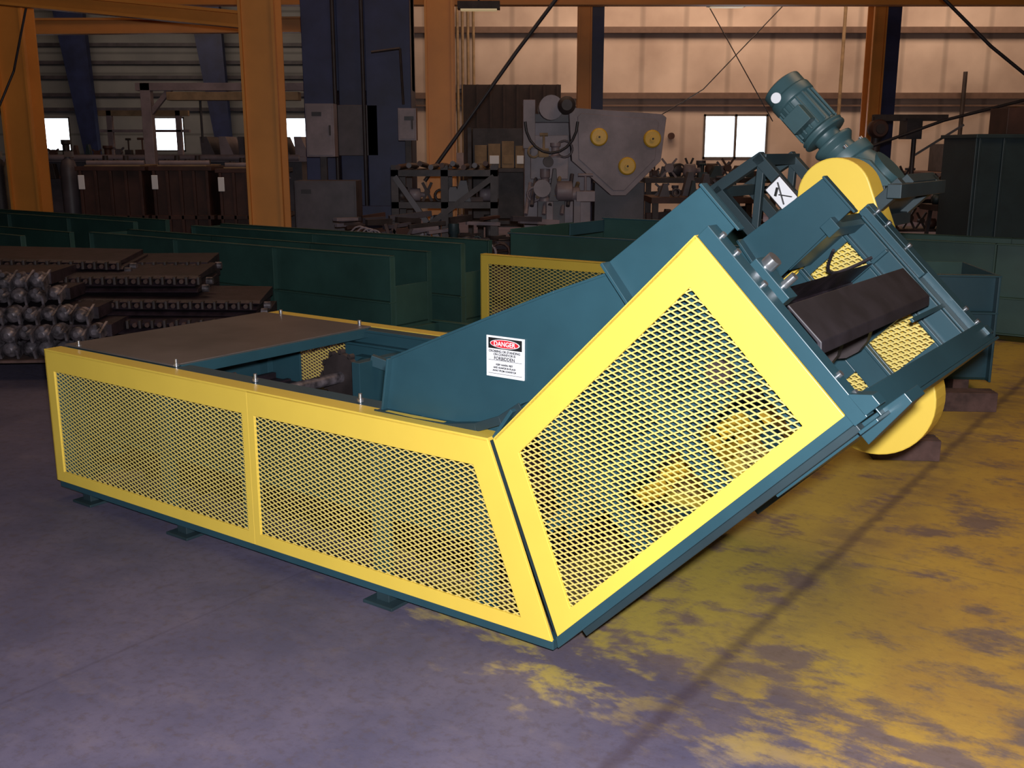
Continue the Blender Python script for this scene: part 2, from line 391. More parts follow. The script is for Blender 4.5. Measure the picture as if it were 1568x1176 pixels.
trough(-8.3,-4.05,3.75,.75,wd=.40,ribs=4)
trough(-7.4,-3.80,4.36,.82,wd=.32,ribs=3)
trough(-12.6,-8.6,4.5,.80,wd=.36,ribs=4)
trough(-13.0,-9.0,3.4,.70,wd=.5,ribs=4)
trough(-1.2,.9,7.0,.82,wd=.6,ribs=3)
def lowframe():
    root=empty('channel_frame',loc=W(-3.9,3.55,0)); f=MB()
    for b in (0,.5):
        f.box(0,1.3,b,b+.012,.05,.2,TEALG); f.box(0,1.3,b-.05,b,.19,.2,TEALG); f.box(0,1.3,b-.05,b,.05,.06,TEALG)
    for a in (0,.62,1.26): f.box(a,a+.05,0,.5,.08,.18,TEALG); f.box(a,a+.1,-.05,.55,0,.05,WOOD)
    f.beam((.05,.02,.14),(.62,.48,.14),.05,.05,TEALG); f.done('frame_body',root,.003)
lowframe()
def tr2():
    root=empty('trough_end_section',loc=(2.55,6.75,0),rot=math.radians(-8))
    f=MB()
    f.box(-.45,.62,0,.012,.10,.80,TEAL); f.box(-.45,.62,-.07,.0,.79,.802,TEAL); f.box(-.45,.62,-.07,0,.55,.562,TEAL)
    f.box(.608,.62,0,.8,.10,.80,TEAL); f.box(-.45,.62,.8,.812,.10,.8,TEALG); f.box(-.45,.62,0,.8,.10,.12,TEALG)
    for x in (-.45,.0,.60): f.box(x,x+.015,-.07,0,.10,.80,TEAL)
    f.box(-.4,-.3,0,.8,0,.1,WOOD); f.box(.4,.5,0,.8,0,.1,WOOD)
    f.done('section_body',root,.003)
tr2()
def block(loc,rot,l,w,h):
    b=MB(); b.box(-l/2,l/2,-w/2,w/2,0,h,WOOD); 
    for i in range(3): b.box(-l/2-.002,l/2+.002,-w/2+.02+i*w/3,-w/2+.024+i*w/3,.002,h+.002,DARKST)
    o=b.done('timber_block',None,.006); o.location=loc; o.rotation_euler=(0,0,rot)
block((2.08,5.25,0),math.radians(-6),.34,.14,.11)
block((2.85,6.28,0),math.radians(-4),.34,.14,.12)

# ================================================================= belt/chain stack (world aligned)
def stack():
    root=empty('slat_chain_stack',loc=(-3.6,7.2,0),rot=math.radians(4))
    c=MB()
    rows=[(.0,.21,-1.6,.80),(-.03,.33,-1.6,.74),(.09,.44,-1.6,.62),(.24,.56,-1.6,.38),(.28,.67,-1.6,.24)]
    for (y,z,x0,x1) in rows:
        x=x0
        while x<x1:
            j=random.uniform(-.03,.03); jz=random.uniform(-.012,.012); sc=random.uniform(.9,1.12)
            c.lathe((x,y-.08+j,z+jz),(x,y+.09+j,z+jz),[(0,.020),(.1,.046*sc),(.35,.058*sc),(.5,.040),(.65,.058*sc),(.9,.046),(1,.022)],STEEL,14)
            c.beam((x+.055,y-.10,z-.03+jz),(x+.055,y+.08,z+.03),.016,.07,STEEL)
            if random.random()<.5: c.cyl((x+.02,y-.10+j,z+.045),(x+.02,y-.03,z+.045),.018,STEEL,8)
            x+=.118
        c.box(x0,x1,y+.03,y+.9,z-.04,z+.045,BELTD)
    c.done('roller_chain',root)
    s=MB()
    def slab(x0,x1,y0,y1,z0,z1,tilt):
        n=3; lay=(z1-z0)/n
        for i in range(n):
            zz0=z0+i*lay; zz1=zz0+lay*.9
            prof=[(y0+.02*i,zz0+.01),(y0-.01+.02*i,(zz0+zz1)/2),(y0+.03+.02*i,zz1),(y1,zz1+.03),(y1,zz0)]
            s.prism(prof,lambda u,v,d:(d,u,v+tilt*(d-x0)),x0+random.uniform(0,.04),x1-random.uniform(0,.06),BELTD)
        x=x0+.05
        while x<x1-.05:
            zt=z1+tilt*(x-x0)
            s.cyl((x,y0+.01,zt-.045),(x,y0+.05,zt-.045),.018,BROWN,8)
            s.box(x+.03,x+.05,y0-.004,y0+.07,zt-.07,zt-.008,DARKST)
            x+=.09
        s.cyl((x1,y0+.05,z0+tilt*(x1-x0)+.04),(x1+.05,y0+.05,z0+tilt*(x1-x0)+.04),.03,STEEL,10)
        s.cyl((x1,y0+.2,z1+tilt*(x1-x0)-.06),(x1+.05,y0+.2,z1+tilt*(x1-x0)-.06),.03,STEEL,10)
    slab(-1.4,1.75,.30,1.05,.16,.36,.0)
    slab(.30,1.72,.42,1.1,.37,.50,-.02)
    slab(-.3,1.25,.60,1.35,.52,.66,-.01)
    slab(-1.6,1.20,1.2,1.75,.16,.70,.0)
    slab(-1.6,.6,.85,1.6,.68,.80,-.03)
    s.done('slat_bundles',root,.004)
    t=MB()
    for x in (-1.5,-.5,.5,1.5): t.box(x,x+.14,-.12,1.8,0,.13,WOOD)
    t.box(-1.7,.8,-.14,.1,.1301,.15,WOOD)
    t.done('timber_skids',root,.004)
stack()

# ================================================================= building shell
def floor():
    me=bpy.data.meshes.new('floor'); 
    me.from_pydata([(-30,-6,0),(24,-6,0),(24,40,0),(-30,40,0)],[],[(0,1,2,3)])
    o=bpy.data.objects.new('floor',me); scn.collection.objects.link(o)
    m=bpy.data.materials.new('painted_concrete'); m.use_nodes=True; nt=m.node_tree; N=nt.nodes; L=nt.links
    b=N['Principled BSDF']
    def math_(op,a,bb=None,c=None,cl=False):
        n=N.new('ShaderNodeMath'); n.operation=op; n.use_clamp=cl
        for i,x in enumerate((a,bb,c)):
            if x is None: continue
            if isinstance(x,(int,float)): n.inputs[i].default_value=x
            else: L.new(x,n.inputs[i])
        return n.outputs[0]
    tc=N.new('ShaderNodeTexCoord'); mp=N.new('ShaderNodeMapping'); mp.vector_type='TEXTURE'
    mp.inputs['Location'].default_value=(0.137,2.986,0); mp.inputs['Rotation'].default_value=(0,0,ROT)
    L.new(tc.outputs['Object'],mp.inputs['Vector'])
    sep=N.new('ShaderNodeSeparateXYZ'); L.new(mp.outputs[0],sep.inputs[0]); A=sep.outputs[0]; B=sep.outputs[1]
    st=N.new('ShaderNodeMapping'); st.inputs['Scale'].default_value=(.6,1,1); L.new(mp.outputs[0],st.inputs['Vector'])
    def noise(sc,det=6,ro=.6,vec=None):
        n=N.new('ShaderNodeTexNoise'); n.inputs['Scale'].default_value=sc; n.inputs['Detail'].default_value=det; n.inputs['Roughness'].default_value=ro
        L.new(vec or mp.outputs[0],n.inputs['Vector']); return n.outputs['Fac']
    def mix(f,c1,c2):
        n=N.new('ShaderNodeMix'); n.data_type='RGBA'
        if isinstance(f,float): n.inputs[0].default_value=f
        else: L.new(f,n.inputs[0])
        for i,c in ((6,c1),(7,c2)):
            if isinstance(c,tuple): n.inputs[i].default_value=(*c,1)
            else: L.new(c,n.inputs[i])
        return n.outputs[2]
    def ss(x,lo,hi):
        n=N.new('ShaderNodeMapRange'); n.interpolation_type='SMOOTHSTEP'
        L.new(x,n.inputs[0]); n.inputs[1].default_value=lo; n.inputs[2].default_value=hi; return n.outputs[0]
    n1=noise(1.5,8,.62); n2=noise(7,9,.70,st.outputs[0]); n3=noise(26,6,.7); n0=noise(.6,3); n4=noise(3.4,12,.74,st.outputs[0])
    conc=mix(ss(n1,.35,.65),(0.080,0.072,0.122),(0.120,0.102,0.156))
    conc=mix(math_('MULTIPLY',ss(n3,.45,.7),.4),conc,(0.045,0.038,0.058))
    conc=mix(math_('MULTIPLY',ss(n2,.50,.70),.35),conc,(0.16,0.125,0.145))
    reg=math_('MULTIPLY',ss(math_('ADD',B,math_('MULTIPLY',math_('SUBTRACT',n1,.5),.9)),-.55,.70),ss(math_('ADD',A,math_('MULTIPLY',math_('SUBTRACT',n0,.5),.8)),-1.8,.2))
    wear=math_('ADD',math_('MULTIPLY',n4,.6),math_('MULTIPLY',n2,.4))
    cov=math_('ADD',math_('MULTIPLY',reg,.15),wear)
    ym=math_('MULTIPLY',ss(cov,.55,.66),ss(reg,.02,.30))
    film=math_('MULTIPLY',ss(reg,.15,.95),.58)
    yc=mix(ss(n1,.35,.65),(0.38,0.215,0.045),(0.50,0.31,0.045))
    yc=mix(math_('MULTIPLY',math_('SUBTRACT',1.0,ss(A,-.1,1.2)),.6),yc,(0.36,0.32,0.055))  # olive towards the conveyor: its shade and bluish light put into the paint colour
    yc=mix(math_('SUBTRACT',1.0,ss(reg,.05,.55)),yc,(0.30,0.225,0.16))
    base=mix(film,conc,(0.235,0.150,0.060))
    col=mix(math_('MULTIPLY',ym,.88),base,yc)
    col=mix(math_('MULTIPLY',ss(n3,.50,.72),.35),col,(0.12,0.08,0.07))
    jn=math_('ADD',A,math_('MULTIPLY',math_('SUBTRACT',n2,.5),.06))
    j1=math_('SUBTRACT',1.0,ss(math_('ABSOLUTE',math_('SUBTRACT',jn,.42)),.004,.04))
    j2=math_('SUBTRACT',1.0,ss(math_('ABSOLUTE',math_('SUBTRACT',math_('PINGPONG',math_('SUBTRACT',A,.40),1.6),1.6)),.003,.010))
    j3=math_('SUBTRACT',1.0,ss(math_('ABSOLUTE',math_('SUBTRACT',math_('PINGPONG',math_('ADD',B,.9),2.4),2.4)),.003,.008))
    sm=math_('MULTIPLY',math_('SUBTRACT',1.0,ss(math_('ABSOLUTE',math_('SUBTRACT',A,.42)),.03,.22)),ss(n4,.44,.6))
    col=mix(math_('MULTIPLY',sm,.5),col,(0.08,0.055,0.07))
    col=mix(math_('MULTIPLY',j1,.5),col,(0.05,0.03,0.04))
    col=mix(math_('MULTIPLY',math_('MAXIMUM',j2,j3),.18),col,(0.03,0.02,0.03))
    L.new(col,b.inputs['Base Color'])
    L.new(math_('ADD',.46,math_('MULTIPLY',n2,.35)),b.inputs['Roughness'])
    b.inputs['Specular IOR Level'].default_value=.35
    bp=N.new('ShaderNodeBump'); bp.inputs['Strength'].default_value=.25; bp.inputs['Distance'].default_value=.01
    L.new(n2,bp.inputs['Height']); L.new(bp.outputs[0],b.inputs['Normal'])
    me.materials.append(m)
floor()

def wallmat(name,c1,c2,rib,axis=0,dark=.62):
    m=bpy.data.materials.new(name); m.use_nodes=True; nt=m.node_tree;N=nt.nodes;L=nt.links;b=N['Principled BSDF']; b.inputs['Roughness'].default_value=.7
    tc=N.new('ShaderNodeTexCoord'); w=N.new('ShaderNodeTexWave'); w.wave_type='BANDS'; w.bands_direction='X' if axis==0 else 'Z'
    w.inputs['Scale'].default_value=rib; w.inputs['Distortion'].default_value=0; L.new(tc.outputs['Object'],w.inputs[0])
    no=N.new('ShaderNodeTexNoise'); no.inputs['Scale'].default_value=.8; no.inputs['Detail'].default_value=5; L.new(tc.outputs['Object'],no.inputs['Vector'])
    r=N.new('ShaderNodeValToRGB'); r.color_ramp.elements[0].color=(*c1,1); r.color_ramp.elements[1].color=(*c2,1); r.color_ramp.elements[0].position=.3;r.color_ramp.elements[1].position=.7
    L.new(no.outputs[0],r.inputs[0])
    mx=N.new('ShaderNodeMix'); mx.data_type='RGBA'; mx.blend_type='MULTIPLY'
    r2=N.new('ShaderNodeValToRGB'); r2.color_ramp.elements[0].position=.0; r2.color_ramp.elements[0].color=(dark,dark,dark,1); r2.color_ramp.elements[1].position=.06; r2.color_ramp.elements[1].color=(1,1,1,1)
    L.new(w.outputs['Fac'],r2.inputs[0]); mx.inputs[0].default_value=1; L.new(r.outputs[0],mx.inputs[6]); L.new(r2.outputs[0],mx.inputs[7])
    L.new(mx.outputs[2],b.inputs['Base Color']); return m
WR=wallmat('beige_siding',(0.40,0.31,0.27),(0.62,0.51,0.45),.3,0,.72)
WL=wallmat('grey_siding',(0.19,0.19,0.195),(0.27,0.265,0.26),.45,1)
CE=wallmat('ceiling_deck',(0.05,0.045,0.045),(0.08,0.07,0.07),.6)
def wall_with_windows(name,x0,x1,y,h,m,wins,zs,ze):
    w=MB(); xs=[x0]+[v for p in wins for v in p]+[x1]
    for i in range(0,len(xs),2): w.box(xs[i],xs[i+1],y,y+.15,0,h,m)
    for a,b in wins: w.box(a,b,y,y+.15,0,zs,m); w.box(a,b,y,y+.15,ze,h,m)
    w.done(name)
wr=[(4.70,6.28)]; wl=[(-17.0,-15.85),(-12.95,-11.75),(-8.3,-7.0)]
wall_with_windows('wall_back',-3.6,24,26,8,WR,wr,1.35,2.42)
wall_with_windows('wall_back_far',-30,-3.6,38,8,WL,wl,1.5,2.7)
k=MB(); k.box(-3.75,-3.6,26.15,38,0,8,WL); k.done('wall_return')
k=MB(); k.box(-30.15,-30,-6,38.15,0,8,WL); k.done('wall_left')
k=MB(); k.box(24,24.15,-6,26.15,0,8,WR); k.done('wall_right')
k=MB(); k.box(-30,24,-6.15,-6,0,8,WL); k.done('wall_front')
k=MB(); k.box(-30,24,-6,38.15,8,8.15,CE); k.done('ceiling')
FR=mat('window_frame',(0.12,0.10,0.09),.5)
i=1
for (a,b),y,z0,z1,mid in [(p,26,1.35,2.42,1) for p in wr]+[(p,38,1.5,2.7,0) for p in wl]:
    w=MB(); w.box(a+.04,b-.04,y+.07,y+.08,z0+.04,z1-.04,WIN)
    w.box(a,a+.05,y-.02,y+.1,z0,z1,FR);w.box(b-.05,b,y-.02,y+.1,z0,z1,FR);w.box(a,b,y-.02,y+.1,z0,z0+.05,FR);w.box(a,b,y-.02,y+.1,z1-.05,z1,FR)
    if mid: w.box((a+b)/2-.03,(a+b)/2+.03,y-.02,y+.1,z0,z1,FR)
    w.done('window_%d'%i); i+=1
GIRT=mat('girt_brown',(0.16,0.10,0.08),.6)
k=MB(); 
for z in (2.78,4.3,): k.box(-3.5,23.9,25.85,25.99,z,z+.14,GIRT)
k.box(-3.5,23.9,25.9,25.99,2.6,2.64,GIRT); k.done('trim_1')
k=MB()
for z in (2.9,3.4,4.0,4.5,5.1): k.box(-29.9,-3.8,37.85,37.99,z,z+.12,GREYD)
k.done('trim_2')
k=MB()
for x in (-1.3,-1.18,-1.05,-.92): k.cyl((x,25.7,0),(x,25.7,5.0),.035,TAN,8)
k.box(-1.4,-.8,25.66,25.98,1.0,1.5,GREYM); k.box(-1.35,-.85,25.72,25.98,3.0,3.1,GREYM); k.done('wall_conduit')
k=MB(); k.cyl((7.9,25.7,0),(7.9,25.7,7),.04,TAN); k.box(7.7,8.1,25.66,25.98,1.1,1.6,GREYM)
k.cyl((3.9,25.85,1.9),(3.9,25.95,1.9),.08,BROWN); k.cyl((10.9,25.75,1.2),(10.9,25.75,3.4),.05,DARKST);k.done('wall_conduit')

def column(x0,x1,y,h,side=None,d=.34):
    k=MB()
    k.box(x0,x1,y,y+.03,0,h,ORANGE); k.box(x0,x1,y+d,y+d+.03,0,h,ORANGE); k.box((x0+x1)/2-.015,(x0+x1)/2+.015,y+.03,y+d,0,h,ORANGE)
    k.box(x0-.08,x1+.08,y-.06,y+d+.09,0,.03,ORANGE)
    k.box(x0,x0+.03,y-.05,y,0,h,ORANGE); k.box(x1-.03,x1,y-.05,y,0,h,ORANGE)
    if side: k.box(x1+.01,x1+.01+side,y+.05,y+.3,0,h,NAVY)
    k.done('steel_column')
column(-3.05,-2.65,12.1,8)
column(-6.95,-6.55,14.5,8)
column(-1.13,-.76,14,8)
column(1.23,1.48,20,8,.22)
column(6.68,6.92,20,8,.28)
for x in (-14.9,-10.2,-20.5):
    k=MB(); k.prism([(x,0),(x+.35,0),(x+.15,6.5),(x-.9,6.5)],FA,37.2,37.5,NAVY)
    k.box(x-.1,x+.5,37.1,37.6,0,.04,NAVY); k.done('tapered_frame_column')
def ibeam(p,q,w,h,m):
    k=MB(); p=Vector(p);q=Vector(q)
    k.beam(p,q,.03,h,m); k.beam(p+Vector((0,0,h/2)),q+Vector((0,0,h/2)),w,.035,m); k.beam(p-Vector((0,0,h/2)),q-Vector((0,0,h/2)),w,.035,m); return k
ibeam((-14,18.5,4.15),(14,18.5,4.15),.25,.32,ORANGE).done('crane_runway_beam')
ibeam((-14,17,3.42),(-3.4,19,3.72),.2,.22,ORANGE).done('jib_crane_beam')
ibeam((-7.5,13.6,3.55),(-3.0,13.2,3.1),.2,.16,ORANGE).done('jib_crane_beam')
def cable(pts,r,nm,m=BLACK):
    k=MB()
    for a,b in zip(pts[:-1],pts[1:]): k.cyl(a,b,r,m,8)
    k.done(nm)
cable([(.68,13.2,3.55),(.05,13.2,2.75),(-1.10,13.2,1.2)],.024,'brace_rod')
cable([(5.2,13.5,3.55),(6.0,13.5,2.85),(6.9,13.5,2.2)],.022,'brace_rod')
cable([(4.1,13.5,1.45),(5.5,13.5,1.95),(6.9,13.5,2.3)],.02,'brace_rod')
cable([(-6.1,14,3.9),(-6.6,14.2,2.6),(-7.2,14,1.3)],.015,'brace_rod')
cable([(4.2,24,4.9),(5.9,24,2.2)],.012,'hoist_cable')
cable([(6.2,24,4.9),(4.3,24,2.9),(2.8,24,2.0)],.012,'hoist_cable')
for x,y,z in ((3.95,20,4.15),(-.55,18,3.85)):
    k=MB(); k.box(x-.35,x+.35,y-.12,y+.12,z,z+.12,DARKST); k.box(x-.3,x+.3,y-.1,y+.1,z-.02,z-.0,LAMPE); k.cyl((x,y,z+.1),(x,y,8),.015,DARKST,8); k.done('bay_light')

# ================================================================= background machinery
k=MB()
k.box(-2.93,-2.5,15,15.7,0,7.6,NAVY);k.box(-2.45,-2.1,15.1,15.6,0,7.6,NAVY);k.box(-2.05,-1.42,15,15.7,0,7.6,NAVY)
k.box(-2.93,-1.42,15.2,15.6,2.4,7.6,NAVY); k.box(-3.0,-1.4,14.9,15.8,0,.8,NAVY); k.box(-2.7,-1.9,15.0,15.4,1.5,2.2,GREYD)
for x in (-2.48,-2.08): k.cyl((x,14.95,.8),(x,14.95,7),.03,BLACK,10)
k.cyl((-1.95,14.9,2.9),(-1.55,14.9,2.95),.02,DARKST,8); k.cyl((-1.55,14.9,2.95),(-1.52,14.9,2.2),.02,DARKST,8)
k.done('hydraulic_press',None,.01)
def cabinet(nm,x0,x1,y,z0,z1,m,d=.3,legs=False):
    k=MB(); k.box(x0,x1,y,y+d,z0,z1,m); k.box(x0+.02,x1-.02,y-.015,y,z0+.02,z1-.02,m)
    k.box(x1-.06,x1-.04,y-.04,y-.015,(z0+z1)/2-.06,(z0+z1)/2+.06,DARKST)
    k.box(x0+.08,x0+.2,y-.018,y-.015,z1-.15,z1-.1,BLACK)
    if legs: k.box((x0+x1)/2-.04,(x0+x1)/2+.04,y+d-.1,y+d-.02,0,z0,DARKST); k.box((x0+x1)/2-.2,(x0+x1)/2+.2,y+.0,y+d,0,.03,DARKST)
    k.done(nm,None,.006)
cabinet('electrical_enclosure',-2.55,-2.2,13.1,1.5,2.14,GREYM,.25,True)
cabinet('electrical_enclosure',-1.45,-1.22,13.5,1.7,2.10,GREYM,.2,True)
cabinet('floor_cabinet',-2.62,-1.88,12.6,0,1.22,GREYD,.5)
def tank(x0,x1,y,h):
    k=MB(); k.box(x0+.05,x1-.05,y+.05,y+1.0,.1,h-.03,BROWN)
    k.box(x0,x1,y,y+1.05,h-.06,h,BROWN); k.box(x0,x1,y,y+1.05,.6,.66,BROWN); k.box(x0,x1,y,y+1.05,.0,.1,BROWN)
    n=4
    for i in range(n+1): 
        x=x0+.05+(x1-x0-.14)*i/n; k.box(x,x+.04,y,y+.05,.1,h-.06,BROWN)
    k.box(x0+.1,x1-.1,y+.1,y+.9,h,h+.02,TAN)
    k.box(x0+.04,x0+.13,y-.012,y-.002,h-.32,h-.12,WHITE)
    for i in range(5): k.cyl((x0+.15+i*.15,y+.4,h+.0),(x0+.15+i*.15,y+.4,h+.1+.05*(i%2)),.04,DARKST,10)
    k.cyl((x0+.1,y+.2,h+.05),(x1-.1,y+.3,h+.05),.035,GREYM,10)
    k.done('steel_tank',None,.006)
tank(-6.25,-5.25,15,1.35); tank(-5.2,-4.3,15,1.35); tank(-4.25,-3.35,15,1.32)
def parts(k,x0,x1,y,z,n,hm=.5,mats=(GREYD,BROWN,DARKST,GREYM,TEALD)):
    for i in range(n):
        x=x0+(x1-x0)*(i+.5)/n+random.uniform(-.03,.03); m=random.choice(mats); h=random.uniform(.12,hm); w=random.uniform(.05,.12); t=random.randint(0,5)
        if t==0: k.lathe((x,y,z),(x,y,z+h),[(0,w),(.1,w),(.15,w*.6),(.7,w*.6),(.75,w*.8),(1,w*.8)],m,14)
        elif t==1: k.lathe((x-w,y,z+w),(x+w*1.5,y,z+w),[(0,w*.5),(.1,w),(.7,w),(.75,w*.4),(1,w*.4)],m,14)
        elif t==2: k.prism([(x-w,z),(x+w,z),(x+w*.5,z+h),(x-w*.2,z+h)],FA,y-w,y+w,m)
        elif t==3: k.beam((x-w,y,z),(x+w,y,z+h),.03,.03,m); k.beam((x+w,y,z),(x-w,y,z+h),.03,.03,m); k.cyl((x,y-.05,z+h/2),(x,y+.05,z+h/2),w*.6,m,12)
        elif t==4: k.box(x-w,x+w,y-w,y+w,z,z+h*.4,m); k.cyl((x,y,z+h*.4),(x,y,z+h),.015,m,8); k.cyl((x-w*.8,y,z+h),(x+w*.8,y,z+h),.02,m,8)
        else: 
            pts=[(x+w*math.cos(a*math.pi/6),y,z+w+w*math.sin(a*math.pi/6)) for a in range(13)]
            for p,q in zip(pts[:-1],pts[1:]): k.cyl(p,q,.016,m,6)
k=MB(); k.box(-8.0,-3.6,18,19,0,1.38,GREYD); k.box(-8.1,-3.5,17.9,19.1,1.38,1.46,GREYM)
for i in range(6):
    x=-5.3+i*.32
    k.prism([(x,1.46),(x+.24,1.46),(x+.10,1.8),(x-.02,1.8)],FA,18.0,18.7,GREYM if i%2 else GREYD)
parts(k,-8,-6.3,18.2,1.46,9,.4); parts(k,-7.9,-3.7,17.8,1.1,18,.3)
k.cyl((-8,17.8,1.45),(-3.6,17.8,1.45),.05,GREYM); k.done('machine_bed',None,.006)
k=MB()
for x in (-5.85,-4.1):
    k.box(x-.08,x+.08,17,17.16,0,2.62,GREYM); k.box(x-.3,x+.3,16.8,17.4,0,.06,GREYM); k.beam((x,17.08,2.1),(x+.45,17.08,2.6),.08,.08,GREYM); 
k.box(-6.0,-3.3,17,17.16,2.5,2.62,GREYM); k.box(-5.5,-3.4,16.96,17.2,2.35,2.48,TAN); k.cyl((-5.0,17.08,1.7),(-5.0,17.08,2.35),.02,BLACK,8)
k.done('gantry_frame',None,.006)
k=MB()
for x in (-7.6,-6.3):
    k.box(x-.05,x+.05,20,20.1,0,2.3,GREYM); k.box(x-.2,x+.2,19.8,20.3,0,.05,GREYM)
k.box(-7.8,-6.1,20,20.1,2.2,2.3,TAN); k.box(-7.8,-6.1,20,20.1,1.9,1.95,GREYM); k.done('gantry_frame',None,.006)
for x,y,m in ((-7.35,15.45,TAN),(-7.62,15.55,DARKST),(-6.5,15.4,GREYD)):
    k=MB(); k.lathe((x,y,0),(x,y,1.55),[(0,.115),(.85,.12),(.92,.09),(.95,.035),(.96,.05),(1,.045)],m,20); k.box(x-.03,x+.08,y-.05,y+.03,1.48,1.56,BOLT); k.done('gas_cylinder')
k=MB(); k.box(-10.5,-7.9,16,17,.95,1.02,DARKST)
for x in (-10.4,-9.2,-8.0): k.box(x-.05,x+.05,16,16.1,0,.95,DARKST); k.box(x-.05,x+.05,16.9,17,0,.95,DARKST)
k.box(-10.4,-8.0,16.1,16.9,.3,.34,DARKST)
parts(k,-10.4,-8,16.3,1.02,12,.45,(GREYD,BROWN,DARKST,TAN,ORANGE,GREYM)); parts(k,-10.4,-8,16.7,1.02,8,.5); parts(k,-10.4,-8,16.4,.34,9,.5,(TAN,BROWN,DARKST,ORANGE))
k.done('cluttered_workbench')
k=MB(); x=-9.2;y=14.95
k.box(x-.5,x+.7,y,y+.08,.0,.9,ORANGE); k.box(x-.55,x+.75,y-.1,y+.7,.86,.92,ORANGE); k.beam((x+.7,y+.05,0),(x+1.05,y+.05,1.4),.07,.07,ORANGE); k.box(x-.5,x-.44,y+.6,y+.66,0,.9,ORANGE);k.box(x+.6,x+.66,y+.6,y+.66,0,.9,ORANGE); parts(k,x-.4,x+.6,y+.3,.92,5,.4); k.done('orange_work_stand')
k=MB()
for x in (-1.3,-.75,-.2):
    k.box(x-.04,x+.04,11.6,11.68,0,1.42,DARKST); k.box(x-.04,x+.04,12.4,12.48,0,1.42,DARKST)
for z in (.45,.95,1.30): k.box(-1.34,-.16,11.6,12.48,z,z+.07,DARKST)
k.beam((-1.3,11.62,.5),(-.2,11.62,1.3),.06,.06,DARKST); k.beam((-.75,11.62,.5),(-1.3,11.62,1.3),.06,.06,GREYD)
for i in range(9):
    x=-1.25+i*.12; k.cyl((x,11.5,1.40+.02*(i%3)),(x,12.5,1.40),.03,GREYD if i%2 else BROWN,8)
parts(k,-1.3,-.2,11.8,1.02,8,.28); parts(k,-1.3,-.2,11.8,.52,8,.35)
k.done('steel_rack')
k=MB()
for i in range(70):
    x=random.uniform(-1.75,.35); y=random.uniform(10.75,11.25); 
    a=random.uniform(-.5,.5); z=.48+random.uniform(0,.42); L=random.uniform(.15,.5)
    k.beam((x-L/2*math.cos(a),y-.1,z),(x+L/2*math.cos(a),y+.1,z+L/2*math.sin(a)*.5),random.uniform(.02,.07),random.uniform(.02,.07),random.choice([DARKST,GREYD,GREYM,BROWN]))
parts(k,-1.7,.3,10.75,.45,12,.4)
k.box(-1.8,.4,10.6,11.4,.3,.45,BROWN)
for x in (-1.7,-.7,.3): k.box(x-.05,x+.05,10.6,11.4,0,.3,DARKST)
for j in range(4):
    r=.17-.012*j
    pts=[(-1.55+.05*j+r*.7*math.cos(t*math.pi/8),10.55-.01*j,.66+r*math.sin(t*math.pi/8)) for t in range(17)]
    for p,q in zip(pts[:-1],pts[1:]): k.cyl(p,q,.010,GREYM,6)
k.done('scrap_metal_pile')
k=MB()
for i in range(5): 
    x=-.55+i*.2; k.box(x,x+.18,15.5,15.9,1.32,1.32+random.uniform(.3,.42),TAN); k.box(x+.02,x+.16,15.49,15.5,1.38,1.5,WHITE if i%2 else TAN)
k.box(-.65,.6,15.4,16,1.26,1.32,DARKST); k.box(-.65,.6,15.4,16,.5,.56,DARKST); k.box(-.65,.6,15.95,16,.5,1.9,DARKST)
for x in (-.62,.55): k.box(x-.03,x+.03,15.4,16,0,1.9,DARKST)
k.done('storage_shelf',None,.004)
PAN=mat('door_panel_dark',(0.03,0.015,0.015),.6,var=.3)
k=MB(); k.box(-1.1,1.1,24,24.2,0,3.0,PAN); 
for i in range(8): k.box(-1.1+i*.3,-1.05+i*.3,23.95,24,0,3.0,PAN)
k.done('sliding_door_panel')
k=MB()
HP=[(.66,2.02),(.72,2.06),(1.74,1.99),(1.79,1.95),(1.74,1.46),(1.34,1.06),(1.17,1.06),(.70,1.46)]
k.prism(HP,FA,12.3,12.65,GREYM)
k.prism([(.76,1.96),(.8,2.0),(1.66,1.93),(1.70,1.90),(1.67,1.48),(1.32,1.12),(1.19,1.12),(.78,1.48)],FA,12.285,12.30,GREYM)
for x,z in ((1.01,1.73),(1.63,1.71),(1.345,1.40)):
    k.lathe((x,12.24,z),(x,12.285,z),[(0,.085),(.3,.10),(1,.105)],CAPY,26); k.cyl((x,12.21,z),(x,12.24,z),.03,CAPY,14); k.cyl((x,12.20,z),(x,12.21,z),.012,DARKST,8)
k.box(.15,.95,12.6,13.4,0,1.9,GREYM); k.box(.22,.66,12.35,12.6,1.25,1.75,GREYM); k.box(.3,.62,12.2,12.4,.7,1.2,GREYD)
k.cyl((.45,12.2,2.06),(.45,12.9,2.06),.14,GREYM); k.lathe((.62,12.0,2.08),(.62,12.3,2.08),[(0,.06),(.1,.1),(.9,.1),(1,.07)],DARKST)
k.box(.2,.75,12.5,13.0,1.9,2.0,GREYD); k.box(.13,.27,12.3,12.6,1.6,2.15,GREYM)
k.box(.4,.48,12.15,12.3,.1,1.0,GREYM); k.box(.72,.8,12.15,12.3,.1,1.05,GREYM); k.box(.1,1.1,12.1,13.5,0,.12,GREYD)
for i in range(9): k.cyl((.16+.07*i,12.15,.85+.1*(i%3)),(.22+.07*i,12.4,1.2+.1*(i%2)),.026,(GREYM,GREYD,TAN)[i%3],8)
parts(k,.2,.9,12.2,1.0,6,.4,(GREYM,GREYD)); parts(k,.2,.7,12.25,1.5,4,.3,(GREYM,GREYD,TAN))
k.cyl((.35,12.1,1.15),(.35,12.3,1.15),.10,GREYM); k.cyl((.42,12.1,1.45),(.42,12.3,1.45),.06,DARKST)
pts=[(.45+.3*math.cos(a),12.1,1.9-.35*math.sin(a)) for a in [math.pi*t/10 for t in range(11)]]
for p,q in zip(pts[:-1],pts[1:]): k.cyl(p,q,.018,BLACK,6)
